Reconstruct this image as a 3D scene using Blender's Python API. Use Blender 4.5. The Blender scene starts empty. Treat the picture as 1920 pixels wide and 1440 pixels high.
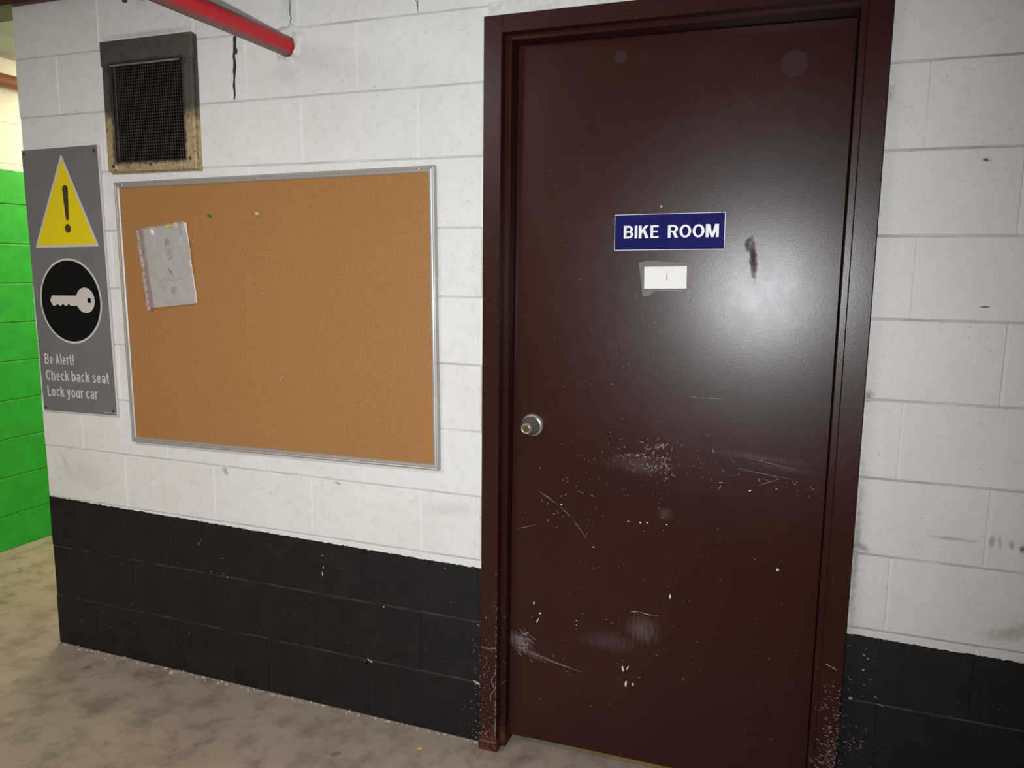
import bpy, bmesh, math, random
from mathutils import Vector, Matrix, noise as mnoise
random.seed(7)
R = math.radians
scene = bpy.context.scene
col = scene.collection

# ---------------------------------------------------------------- camera
CAM_LOC = Vector((0.8918, -2.1187, 1.4835))
F_PX = 1471.6
yaw, pitch, roll = 0.3575, -0.1457, -0.0107
cam_d = bpy.data.cameras.new('camera')
cam = bpy.data.objects.new('camera', cam_d)
col.objects.link(cam)
_rz = Matrix.Rotation(yaw, 3, 'Z'); _rx = Matrix.Rotation(pitch, 3, 'X'); _ry = Matrix.Rotation(roll, 3, 'Y')
CAM_M = _rz @ _rx @ _ry                      # columns: right, forward, up
_right, _fwd, _up = CAM_M.col[0], CAM_M.col[1], CAM_M.col[2]
cam.matrix_world = Matrix((( _right.x, _up.x, -_fwd.x, CAM_LOC.x),
                           ( _right.y, _up.y, -_fwd.y, CAM_LOC.y),
                           ( _right.z, _up.z, -_fwd.z, CAM_LOC.z),
                           (0, 0, 0, 1)))
cam_d.sensor_fit = 'HORIZONTAL'
cam_d.sensor_width = 36.0
cam_d.lens = F_PX / 1920.0 * 36.0
cam_d.clip_start = 0.02
cam_d.clip_end = 60
scene.camera = cam

# ---------------------------------------------------------------- world, exposure
world = bpy.data.worlds.new('garage_air'); scene.world = world
world.use_nodes = True
bg = world.node_tree.nodes['Background']
bg.inputs['Color'].default_value = (1.0, 0.88, 0.76, 1)
bg.inputs['Strength'].default_value = 0.09
vs = scene.view_settings
vs.view_transform = 'Standard'; vs.look = 'None'; vs.gamma = 1.0; vs.use_curve_mapping = False
vs.exposure = 0.0

# ---------------------------------------------------------------- lights
def lamp(name, kind, loc, energy, color, target=None, **kw):
    d = bpy.data.lights.new(name, kind); d.energy = energy; d.color = color
    for k, v in kw.items(): setattr(d, k, v)
    o = bpy.data.objects.new(name, d); col.objects.link(o); o.location = loc
    if target is not None:
        o.rotation_euler = (Vector(target) - Vector(loc)).to_track_quat('-Z', 'Y').to_euler()
    return o
# the flash of the camera that took the picture
FLASH = CAM_LOC + Vector((-0.09, -0.02, -0.06))
lamp('camera_flash', 'SPOT', FLASH, 174, (0.935, 0.975, 1.0), target=(-0.28, 0.0, 1.20),
     spot_size=R(115), spot_blend=1.0, shadow_soft_size=0.022)
# ceiling tubes of the garage aisle (behind and beside the photographer) and of the passage behind the corner
lamp('aisle_tube_near', 'AREA', (-1.3, -2.0, 2.44), 34, (1.0, 0.895, 0.82), target=(-1.3, -2.0, 0), shape='RECTANGLE', size=1.2, size_y=0.16)
lamp('aisle_tube_far', 'AREA', (-1.9, -3.7, 2.44), 25, (1.0, 0.895, 0.82), target=(-1.9, -3.7, 0), shape='RECTANGLE', size=1.2, size_y=0.16)
lamp('passage_tube', 'AREA', (-2.77, 1.42, 2.44), 56, (1.0, 0.88, 0.56), target=(-2.944, 1.25, 1.5), shape='RECTANGLE', size=0.12, size_y=1.2)

# ---------------------------------------------------------------- node helpers
class N:
    def __init__(s, name):
        s.m = bpy.data.materials.new(name); s.m.use_nodes = True
        s.t = s.m.node_tree; s.b = s.t.nodes['Principled BSDF']; s.out = s.t.nodes['Material Output']
    def n(s, typ, **kw):
        x = s.t.nodes.new(typ)
        for k, v in kw.items(): setattr(x, k, v)
        return x
    def l(s, a, b): s.t.links.new(a, b)
    def put(s, sock, v):
        if hasattr(v, 'is_linked'): s.l(v, sock)
        elif isinstance(v, (tuple, list)) and len(v) == 3 and sock.type == 'RGBA': sock.default_value = (*v, 1)
        else: sock.default_value = v
    def math(s, op, a, b=0.0, c=None, clamp=False):
        x = s.n('ShaderNodeMath', operation=op); x.use_clamp = clamp
        s.put(x.inputs[0], a); s.put(x.inputs[1], b)
        if c is not None: s.put(x.inputs[2], c)
        return x.outputs[0]
    def mix(s, f, a, b, mode='MIX'):
        x = s.n('ShaderNodeMix', data_type='RGBA', blend_type=mode)
        s.put(x.inputs[0], f); s.put(x.inputs[6], a); s.put(x.inputs[7], b)
        return x.outputs[2]
    def pos(s): return s.n('ShaderNodeNewGeometry').outputs['Position']
    def obj(s): return s.n('ShaderNodeTexCoord').outputs['Object']
    def sep(s, v):
        x = s.n('ShaderNodeSeparateXYZ'); s.l(v, x.inputs[0]); return x.outputs
    def scale(s, v, sc):
        x = s.n('ShaderNodeVectorMath', operation='MULTIPLY'); s.l(v, x.inputs[0]); x.inputs[1].default_value = sc; return x.outputs[0]
    def noise(s, vec, sc, det=3.0, rough=0.55):
        x = s.n('ShaderNodeTexNoise'); s.l(vec, x.inputs['Vector'])
        x.inputs['Scale'].default_value = sc; x.inputs['Detail'].default_value = det; x.inputs['Roughness'].default_value = rough
        return x.outputs['Fac']
    def ramp(s, f, lo, hi, a=0.0, b=1.0):
        x = s.n('ShaderNodeMapRange'); x.clamp = True
        s.put(x.inputs[0], f)
        for i, v in enumerate((lo, hi, a, b)): x.inputs[i + 1].default_value = v
        return x.outputs[0]
    def bump(s, h, strength, dist):
        x = s.n('ShaderNodeBump'); x.inputs['Strength'].default_value = strength; x.inputs['Distance'].default_value = dist
        s.l(h, x.inputs['Height']); s.l(x.outputs[0], s.b.inputs['Normal'])
    def set(s, **kw):
        for k, v in kw.items():
            s.put(s.b.inputs[{'color': 'Base Color', 'rough': 'Roughness', 'metal': 'Metallic', 'spec': 'Specular IOR Level',
                              'alpha': 'Alpha', 'emit': 'Emission Color', 'emit_s': 'Emission Strength', 'ior': 'IOR'}[k]], v)
        return s
    def blob(s, xs, zs, x, z, rx, rz, ang=0.0, soft=0.6, nz=None, namt=0.8):
        """soft elliptical patch (0..1) in the wall plane, edge broken up by noise"""
        ca, sa = math.cos(ang), math.sin(ang)
        dx = s.math('SUBTRACT', xs, x); dz = s.math('SUBTRACT', zs, z)
        a = s.math('MULTIPLY', s.math('ADD', s.math('MULTIPLY', dx, ca), s.math('MULTIPLY', dz, sa)), 1 / rx)
        b = s.math('MULTIPLY', s.math('ADD', s.math('MULTIPLY', dx, -sa), s.math('MULTIPLY', dz, ca)), 1 / rz)
        r = s.math('SQRT', s.math('ADD', s.math('MULTIPLY', a, a), s.math('MULTIPLY', b, b)))
        if nz is not None:
            r = s.math('ADD', r, s.math('MULTIPLY', s.math('SUBTRACT', nz, 0.5), namt * 2))
        return s.ramp(r, 1.0, 1.0 - soft)

def simple(name, color, rough=0.5, metal=0.0, spec=0.5, var=0.0, vscale=30, bump=0.0, bscale=200):
    k = N(name); k.set(rough=rough, metal=metal, spec=spec)
    p = k.obj()
    if var:
        f = k.noise(p, vscale, 4)
        k.set(color=k.mix(k.ramp(f, 0.3, 0.7), tuple(c * (1 - var) for c in color), tuple(min(1, c * (1 + var)) for c in color)))
    else: k.set(color=color)
    if bump: k.bump(k.noise(p, bscale, 3), bump, 0.002)
    return k.m

def srgb(r, g, b):
    f = lambda c: (c / 255 / 12.92) if c <= 10.3 else ((c / 255 + 0.055) / 1.055) ** 2.4
    return (f(r), f(g), f(b))

# ---------------------------------------------------------------- materials
def block_paint(name, edge_z, edge_slope, stains, white=(0.80, 0.80, 0.785)):
    """painted concrete block: white above a black dado, dado edge at z = edge_z + edge_slope * x"""
    k = N(name); p = k.pos(); x, y, z = k.sep(p)
    n_fine = k.noise(p, 260, 3, 0.6); n_mid = k.noise(p, 28, 4, 0.6); n_big = k.noise(p, 3.2, 4, 0.6)
    w = k.mix(k.ramp(n_big, 0.35, 0.7), tuple(c * 1.0 for c in white), tuple(c * f for c, f in zip(white, (0.93, 0.915, 0.89))))
    w = k.mix(k.ramp(n_mid, 0.50, 0.75, 0, 0.22), w, (0.50, 0.48, 0.46))
    pores = k.math('MULTIPLY', k.ramp(k.noise(p, 140, 2), 0.645, 0.71), k.ramp(n_mid, 0.40, 0.65, 0.2, 0.8))
    w = k.mix(pores, w, (0.33, 0.31, 0.30))
    nz = k.noise(p, 70, 4, 0.65); nz2 = k.noise(p, 22, 4, 0.65)
    for (sx, sz, rx, rz, ang, st, colr, fine) in stains:
        w = k.mix(k.math('MULTIPLY', k.blob(x, z, sx, sz, rx, rz, ang, 0.8, nz if fine else nz2, 0.9), st), w, colr)
    n_edge = k.noise(p, 55, 4, 0.6)
    line = k.math('ADD', k.math('MULTIPLY_ADD', x, edge_slope, edge_z), k.math('MULTIPLY', k.math('SUBTRACT', n_edge, 0.5), 0.014))
    dado = k.ramp(k.math('SUBTRACT', line, z), -0.0006, 0.0006)
    blk = k.mix(k.ramp(k.noise(p, 9, 5, 0.7), 0.4, 0.75), (0.0098, 0.0092, 0.0095), (0.0165, 0.0152, 0.0150))
    blk = k.mix(k.math('MULTIPLY', k.ramp(k.noise(p, 160, 2), 0.70, 0.74), 0.6), blk, (0.20, 0.19, 0.18))
    k.set(color=k.mix(dado, w, blk), rough=k.ramp(dado, 0, 1, 0.62, 0.58), spec=k.ramp(dado, 0, 1, 0.32, 0.30))
    h = k.math('ADD', k.math('MULTIPLY', n_fine, 0.5), k.math('MULTIPLY', k.noise(p, 60, 3), 0.8))
    k.bump(h, 0.5, 0.0025)
    return k.m

GREY = (0.20, 0.19, 0.19)
left_stains = [(-1.70, 0.74, 0.012, 0.06, 0.5, 0.35, (0.42, 0.33, 0.27), True), (-1.60, 0.70, 0.16, 0.07, 0, 0.25, (0.55, 0.47, 0.40), False),
               (-0.50, 0.79, 0.018, 0.005, -0.1, 0.8, GREY, True), (-0.95, 0.785, 0.012, 0.022, 0.5, 0.6, GREY, True),
               (-0.36, 0.68, 0.022, 0.03, 0, 0.35, (0.70, 0.60, 0.42), True), (-1.03, 2.0, 0.018, 0.10, 0, 0.4, (0.12, 0.11, 0.11), True),
               (-1.18, 2.235, 0.23, 0.012, 0, 0.35, (0.15, 0.15, 0.15), True),
               (0.005, 1.2, 0.006, 1.0, 0, 0.55, (0.30, 0.26, 0.23), True), (-0.66, 2.07, 0.06, 0.05, 0, 0.3, (0.45, 0.45, 0.45), True),
               (-0.10, 0.75, 0.12, 0.03, 0.1, 0.25, (0.45, 0.43, 0.42), True), (-0.64, 2.30, 0.03, 0.10, 0, 0.25, GREY, True)]
right_stains = [(1.262, 0.838, 0.068, 0.006, -0.02, 0.55, GREY, True), (1.345, 0.842, 0.010, 0.020, 0, 0.6, GREY, True), (1.362, 0.842, 0.006, 0.022, 0.1, 0.5, GREY, True), (1.386, 0.84, 0.006, 0.017, 0.2, 0.6, GREY, True),
                (1.281, 1.407, 0.014, 0.0035, 0, 0.95, (0.10, 0.10, 0.10), True), (1.256, 1.742, 0.011, 0.005, -0.25, 1.0, (0.10, 0.03, 0.025), True),
                (1.41, 0.62, 0.09, 0.028, 0.35, 0.55, (0.32, 0.28, 0.20), True), (1.41, 0.83, 0.008, 0.015, 0, 0.9, (0.18, 0.06, 0.04), True),
                (1.046, 0.78, 0.012, 0.26, 0, 0.6, (0.22, 0.20, 0.19), True), (1.048, 1.18, 0.016, 0.02, 0, 0.7, (0.15, 0.14, 0.13), True),
                (1.06, 0.79, 0.03, 0.012, -0.3, 0.6, (0.15, 0.14, 0.13), True), (1.045, 1.9, 0.012, 0.03, 0, 0.5, (0.25, 0.24, 0.23), True)]
M_LEFT = block_paint('painted_block_left', 0.5745, -0.0135, left_stains)
M_RIGHT = block_paint('painted_block_right', 0.567, -0.014, right_stains, white=(0.70, 0.675, 0.66))
def mortar_paint(name, white, edge_z, edge_slope, zoff, grime_shade):
    """flush painted mortar; the bed joints carry a thin dark line, dirt on the left wall, painted shade on the right"""
    k = N(name); p = k.pos(); x, y, z = k.sep(p)
    n = k.noise(p, 60, 4, 0.6)
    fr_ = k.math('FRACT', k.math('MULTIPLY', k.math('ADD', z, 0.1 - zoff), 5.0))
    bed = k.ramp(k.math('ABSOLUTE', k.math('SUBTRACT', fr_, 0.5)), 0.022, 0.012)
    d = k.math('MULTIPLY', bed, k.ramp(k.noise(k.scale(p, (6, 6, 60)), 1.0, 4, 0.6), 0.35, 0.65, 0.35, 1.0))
    w = k.mix(k.math('MULTIPLY', d, grime_shade), white, (0.20, 0.19, 0.185))
    w = k.mix(k.ramp(n, 0.5, 0.75, 0, 0.18), w, (0.4, 0.38, 0.36))
    line = k.math('MULTIPLY_ADD', x, edge_slope, edge_z)
    dado = k.ramp(k.math('SUBTRACT', line, z), -0.001, 0.001)
    b = k.mix(k.math('MULTIPLY', bed, k.ramp(k.noise(p, 10, 4), 0.35, 0.65)), (0.012, 0.011, 0.011), (0.060, 0.053, 0.051))
    k.set(color=k.mix(dado, w, b), rough=0.7, spec=0.25)
    k.bump(k.noise(p, 160, 3), 0.5, 0.002)
    return k.m
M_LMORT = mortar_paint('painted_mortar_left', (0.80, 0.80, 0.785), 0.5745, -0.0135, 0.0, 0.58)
M_RMORT = mortar_paint('painted_mortar_right', (0.69, 0.665, 0.65), 0.567, -0.014, -0.0286, 0.75)  # right bed joints: shade under each block painted in as a dark line
def green_paint(name, mortar=False):
    k = N(name); p = k.pos(); x, y, z = k.sep(p)
    n = k.noise(p, 12, 4, 0.6)
    g = k.mix(k.ramp(n, 0.35, 0.7), (0.030, 0.46, 0.042), (0.022, 0.36, 0.032))
    if mortar: g = (0.035, 0.24, 0.035)
    g = k.mix(k.math('MULTIPLY', k.ramp(k.noise(p, 120, 2), 0.70, 0.74), 0.5), g, (0.35, 0.5, 0.3))
    up = k.ramp(k.math('ADD', z, k.math('MULTIPLY', k.math('SUBTRACT', k.noise(p, 40, 3), 0.5), 0.012)), 1.951, 1.953)
    k.set(color=k.mix(up, g, (0.82, 0.80, 0.74)), rough=0.5, spec=0.35)
    k.bump(k.noise(p, 150, 3), 0.35, 0.002)
    return k.m
M_GREEN = green_paint('green_block_paint'); M_GMORT = green_paint('green_mortar_paint', True)

def concrete(name, base, dark, light):
    k = N(name); p = k.pos()
    n1 = k.noise(p, 1.6, 6, 0.62); n2 = k.noise(p, 9, 6, 0.66); n3 = k.noise(k.scale(p, (40, 12, 1)), 1.0, 5, 0.6); n4 = k.noise(p, 120, 3)
    c = k.mix(k.ramp(n1, 0.35, 0.68), base, light)
    c = k.mix(k.ramp(n2, 0.47, 0.70, 0, 0.85), c, dark)
    c = k.mix(k.ramp(n3, 0.58, 0.75, 0, 0.45), c, tuple(d * 0.85 for d in dark))
    c = k.mix(k.ramp(n4, 0.62, 0.75, 0, 0.4), c, dark)
    # old oil spots
    vo = k.n('ShaderNodeTexVoronoi'); vo.inputs['Scale'].default_value = 5.5; k.l(p, vo.inputs['Vector'])
    sp = k.math('ADD', vo.outputs['Distance'], k.math('MULTIPLY', k.noise(p, 45, 4), 0.18))
    c = k.mix(k.ramp(sp, 0.20, 0.14, 0, 0.6), c, tuple(d * 0.6 for d in dark))
    k.set(color=c, rough=k.ramp(n2, 0.3, 0.7, 0.78, 0.6), spec=0.3)
    k.bump(k.math('ADD', k.math('MULTIPLY', n2, 0.6), k.math('MULTIPLY', n4, 0.4)), 0.4, 0.004)
    return k.m
M_FLOOR = concrete('worn_concrete_floor', (0.315, 0.262, 0.205), (0.18, 0.142, 0.105), (0.40, 0.338, 0.272))
M_CEIL = simple('ceiling_concrete', (0.48, 0.48, 0.465), 0.8, var=0.08, vscale=6, bump=0.4, bscale=60)
M_REAR = simple('rear_grey_wall', (0.22, 0.215, 0.21), 0.8, var=0.08, vscale=4, bump=0.2)
M_PLAIN = simple('plain_white_wall', (0.72, 0.71, 0.68), 0.7, var=0.05, vscale=4, bump=0.2)

def door_mat(name, chips):
    k = N(name); p = k.pos(); x, y, z = k.sep(p)
    n = k.noise(p, 3.0, 4, 0.6); nf = k.noise(p, 420, 2); nm = k.noise(p, 45, 4, 0.65)
    c = k.mix(k.ramp(n, 0.35, 0.68), (0.0350, 0.0120, 0.0078), (0.0290, 0.0100, 0.0076))
    rough = k.ramp(k.noise(p, 16, 5, 0.65), 0.3, 0.75, 0.365, 0.395)
    if chips == 'door':
        # dulled patches, rubbed spots and tape residue on the leaf
        for (sx, sz, rx, rz, a, st) in [(0.750, 1.52, 0.011, 0.066, 0.1, 0.8), (0.735, 1.552, 0.009, 0.02, 0, 0.6)]:
            m = k.math('MULTIPLY', k.blob(x, z, sx, sz, rx, rz, a, 0.9, nm, 0.7), st)
            rough = k.math('ADD', rough, k.math('MULTIPLY', m, 0.45)); c = k.mix(k.math('MULTIPLY', m, 0.3), c, (0.03, 0.02, 0.018))
        for (sx, sz, rx, rz, a, st) in [(0.497, 0.445, 0.055, 0.050, 0, 0.22), (0.40, 0.39, 0.10, 0.035, 0, 0.10), (0.55, 0.80, 0.025, 0.022, 0, 0.12), (0.8, 0.985, 0.14, 0.012, -0.07, 0.10),
                                         (0.12, 0.345, 0.05, 0.028, -0.35, 0.40), (0.16, 0.31, 0.07, 0.014, -0.25, 0.22), (0.47, 0.935, 0.10, 0.035, 0, 0.12), (0.86, 0.96, 0.12, 0.01, -0.08, 0.08)]:
            m = k.math('MULTIPLY', k.blob(x, z, sx, sz, rx, rz, a, 0.95, k.noise(k.scale(p, (160, 1, 30)), 1.0, 3), 0.8), st)
            c = k.mix(m, c, (0.30, 0.25, 0.24))
        # fine rub lines lower down
        f = k.ramp(k.noise(k.scale(p, (9, 1, 150)), 1.0, 4, 0.7), 0.64, 0.72)
        low = k.math('MULTIPLY', k.ramp(z, 0.65, 0.95), k.ramp(z, 1.15, 0.98))
        c = k.mix(k.math('MULTIPLY', k.math('MULTIPLY', f, low), 0.10), c, (0.28, 0.24, 0.23))
    else:
        m = k.math('MULTIPLY', k.ramp(k.noise(p, 95, 4, 0.7), 0.60, 0.66), k.ramp(z, 0.55, 0.05))
        c = k.mix(k.math('MULTIPLY', m, 0.55), c, (0.30, 0.27, 0.25))
        rust = k.math('MULTIPLY', k.ramp(z, 0.10, 0.02), k.ramp(k.noise(p, 60, 4), 0.38, 0.6))
        c = k.mix(rust, c, (0.13, 0.040, 0.018)); rough = k.math('ADD', rough, k.math('MULTIPLY', rust, 0.4))
    spk = k.ramp(k.noise(p, 190, 2), 0.745, 0.77)
    c = k.mix(k.math('MULTIPLY', spk, 0.35), c, (0.32, 0.28, 0.26))
    bp_ = k.n('ShaderNodeBump'); bp_.inputs['Strength'].default_value = 0.16; bp_.inputs['Distance'].default_value = 0.0010
    k.l(k.math('ADD', k.math('MULTIPLY', nf, 0.8), k.math('MULTIPLY', k.noise(p, 110, 3), 0.3)), bp_.inputs['Height'])
    df = k.n('ShaderNodeBsdfDiffuse'); k.l(c, df.inputs['Color']); k.l(bp_.outputs[0], df.inputs['Normal'])
    gl = k.n('ShaderNodeBsdfAnisotropic', distribution='BECKMANN'); k.put(gl.inputs['Roughness'], rough); k.l(bp_.outputs[0], gl.inputs['Normal'])
    gl.inputs['Color'].default_value = (0.97, 0.97, 1.0, 1)
    g2 = k.n('ShaderNodeBsdfAnisotropic', distribution='BECKMANN'); k.put(g2.inputs['Roughness'], k.math('SUBTRACT', rough, 0.125)); k.l(bp_.outputs[0], g2.inputs['Normal'])
    m0 = k.n('ShaderNodeMixShader'); m0.inputs[0].default_value = 0.48; k.l(gl.outputs[0], m0.inputs[1]); k.l(g2.outputs[0], m0.inputs[2])
    mx = k.n('ShaderNodeMixShader'); mx.inputs[0].default_value = 0.030; k.l(df.outputs[0], mx.inputs[1]); k.l(m0.outputs[0], mx.inputs[2])
    k.l(mx.outputs[0], k.out.inputs['Surface'])
    k.t.nodes.remove(k.b)
    return k.m
M_DOOR = door_mat('brown_door_paint', 'door'); M_FRAME = door_mat('brown_frame_paint', 'frame')
M_CHIP = simple('chipped_paint_marks', (0.34, 0.30, 0.285), 0.7)
M_CHIPW = simple('pale_bare_chip', (0.62, 0.59, 0.56), 0.7)
M_STICK = simple('removed_sticker', (0.036, 0.0170, 0.0145), 0.6, spec=0.2)  # tone of the discs left where stickers came off
M_STEEL = simple('satin_steel', (0.50, 0.49, 0.47), 0.30, 0.75, var=0.06, vscale=60)
M_BRASS = simple('brass_keyway', (0.55, 0.43, 0.22), 0.25, 1.0)
M_DARK = simple('dark_slot', (0.01, 0.01, 0.01), 0.6)
M_BLUE = simple('blue_engraved_plastic', (0.009, 0.010, 0.105), 0.6, spec=0.06, var=0.08, vscale=12)
M_WHITE = simple('white_plastic', (0.80, 0.80, 0.79), 0.45)
M_PAPERW = simple('white_card', (0.82, 0.82, 0.80), 0.7)
M_TAPE = simple('dull_tape', (0.12, 0.095, 0.09), 0.5, var=0.2, vscale=60)
M_RED_INK = simple('red_ink', (0.55, 0.03, 0.03), 0.6)
M_SIGNGREY = simple('sign_grey', (0.172, 0.170, 0.170), 0.55, spec=0.25, var=0.06, vscale=8)
M_SIGNWHITE = simple('sign_print_white', (0.62, 0.58, 0.55), 0.5)
M_SIGNCORE = simple('sign_board_core', (0.66, 0.60, 0.58), 0.6)
M_YELLOW = simple('sign_yellow', (0.80, 0.64, 0.006), 0.5)
M_BLACKP = simple('sign_black', (0.006, 0.006, 0.006), 0.5, spec=0.15)
M_EXCL = simple('sign_mark_brown_black', (0.055, 0.045, 0.018), 0.5)
M_SCREW = simple('dark_screw', (0.09, 0.09, 0.11), 0.4, 0.8)
M_ALU = simple('brushed_aluminium', (0.47, 0.44, 0.41), 0.48, 0.5, var=0.05, vscale=90)
def cork_mat():
    k = N('cork'); p = k.obj()
    c = k.mix(k.ramp(k.noise(p, 260, 4, 0.7), 0.36, 0.66), (0.315, 0.150, 0.052), (0.440, 0.230, 0.090))
    c = k.mix(k.ramp(k.noise(p, 120, 3), 0.63, 0.72, 0, 0.35), c, (0.20, 0.085, 0.025))
    c = k.mix(k.ramp(k.noise(p, 2.5, 3), 0.3, 0.7, 0, 0.22), c, (0.36, 0.165, 0.040))
    k.set(color=c, rough=0.85, spec=0.15); k.bump(k.noise(p, 300, 3), 0.4, 0.001)
    return k.m
M_CORK = cork_mat()
def vent_mat():
    k = N('sooty_galvanised_steel'); p = k.pos(); x, y, z = k.sep(p)
    n = k.noise(p, 26, 5, 0.65)
    zz = k.math('ADD', z, k.math('MULTIPLY', k.math('SUBTRACT', n, 0.5), 0.09))
    soot = k.ramp(zz, 1.945, 1.99)
    c = k.mix(k.ramp(k.noise(p, 60, 4), 0.4, 0.7), (0.42, 0.33, 0.19), (0.56, 0.45, 0.27))
    c = k.mix(k.ramp(k.noise(p, 75, 4), 0.58, 0.68, 0, 0.8), c, (0.07, 0.06, 0.045))
    d = k.mix(k.ramp(n, 0.3, 0.7), (0.078, 0.070, 0.055), (0.120, 0.108, 0.088))
    # black smear around the opening
    ax = k.math('SUBTRACT', k.math('ABSOLUTE', k.math('SUBTRACT', x, -1.19)), 0.150)
    az = k.math('SUBTRACT', k.math('ABSOLUTE', k.math('SUBTRACT', z, 1.985)), 0.158)
    m = k.math('MAXIMUM', ax, az)
    near = k.ramp(k.math('ADD', m, k.math('MULTIPLY', k.math('SUBTRACT', k.noise(p, 45, 4), 0.5), 0.022)), 0.012, 0.001)
    c = k.mix(k.math('MULTIPLY', near, 0.9), k.mix(soot, c, d), (0.022, 0.020, 0.018))
    k.set(color=c, rough=0.5, metal=0.35, spec=0.4)
    k.bump(k.noise(p, 200, 3), 0.2, 0.001)
    return k.m
M_VENT = vent_mat()
M_WIRE = simple('sooty_wire', (0.034, 0.029, 0.026), 0.7, 0.2, var=0.5, vscale=25)
M_SOOT = simple('soot_black', (0.012, 0.010, 0.010), 0.95, spec=0.1)
def red_pipe_mat():
    k = N('dusty_red_pipe_paint')
    g = k.n('ShaderNodeNewGeometry'); nz = k.sep(g.outputs['Normal'])[2]
    n = k.noise(g.outputs['Position'], 40, 4, 0.65)
    up = k.ramp(k.math('ADD', nz, k.math('MULTIPLY', k.math('SUBTRACT', n, 0.5), 0.35)), 0.42, 0.62)
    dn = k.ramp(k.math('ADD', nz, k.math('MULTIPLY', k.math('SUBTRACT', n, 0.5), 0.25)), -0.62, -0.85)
    c = k.mix(k.ramp(n, 0.35, 0.7), (0.58, 0.007, 0.016), (0.46, 0.005, 0.013))
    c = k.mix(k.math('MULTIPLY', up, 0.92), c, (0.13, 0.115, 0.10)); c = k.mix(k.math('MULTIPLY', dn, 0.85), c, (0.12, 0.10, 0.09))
    k.set(color=c, rough=0.42, spec=0.4)
    return k.m
M_RED = red_pipe_mat()
M_BEAM = simple('brown_beam_paint', (0.060, 0.022, 0.014), 0.55, var=0.2, vscale=10, bump=0.2)
M_BROWNPIPE = simple('rust_brown_pipe', (0.26, 0.085, 0.035), 0.5, var=0.2, vscale=10)
M_PLASTER = simple('rough_white_plaster', (0.70, 0.69, 0.65), 0.8, var=0.12, vscale=50, bump=0.8, bscale=120)
M_CRACK = simple('rust_stained_crack', (0.035, 0.022, 0.020), 0.9, var=0.4, vscale=80)
M_CRACK2 = simple('hairline_crack', (0.12, 0.115, 0.11), 0.9)
M_STRIP = simple('yellow_brass_threshold', (0.36, 0.20, 0.03), 0.5, 0.3, var=0.25, vscale=30)
M_RUBBLE = simple('crumbled_mortar', (0.42, 0.39, 0.35), 0.9, var=0.25, vscale=40)
M_LEAF = simple('yellow_scrap', (0.62, 0.38, 0.02), 0.6)
M_PINY = simple('yellow_pin', (0.75, 0.60, 0.02), 0.4); M_PING = simple('green_pin', (0.02, 0.20, 0.05), 0.4)
M_PINW = simple('clear_silver_pin', (0.75, 0.75, 0.72), 0.25, 0.6)
M_PRINT = simple('faded_print', (0.10, 0.09, 0.09), 0.7); M_PRINTL = simple('faint_print', (0.13, 0.125, 0.12), 0.7); M_PRINTR = simple('dark_red_print', (0.10, 0.02, 0.02), 0.7)
M_EDGE = simple('pinkish_binding_strip', (0.46, 0.38, 0.38), 0.5, var=0.25, vscale=90)
M_PAPER = simple('old_paper', (0.88, 0.83, 0.79), 0.7, var=0.05, vscale=14)
def film_mat():
    k = N('clear_plastic_film')
    tr = k.n('ShaderNodeBsdfTransparent'); gl = k.n('ShaderNodeBsdfGlossy'); gl.inputs['Roughness'].default_value = 0.20
    df = k.n('ShaderNodeBsdfDiffuse'); df.inputs['Color'].default_value = (0.74, 0.71, 0.68, 1)
    m1 = k.n('ShaderNodeMixShader'); m1.inputs[0].default_value = 0.25; k.l(tr.outputs[0], m1.inputs[1]); k.l(df.outputs[0], m1.inputs[2])
    m2 = k.n('ShaderNodeMixShader'); m2.inputs[0].default_value = 0.18; k.l(m1.outputs[0], m2.inputs[1]); k.l(gl.outputs[0], m2.inputs[2])
    k.l(m2.outputs[0], k.out.inputs['Surface'])
    return k.m
M_FILM = film_mat()

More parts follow.
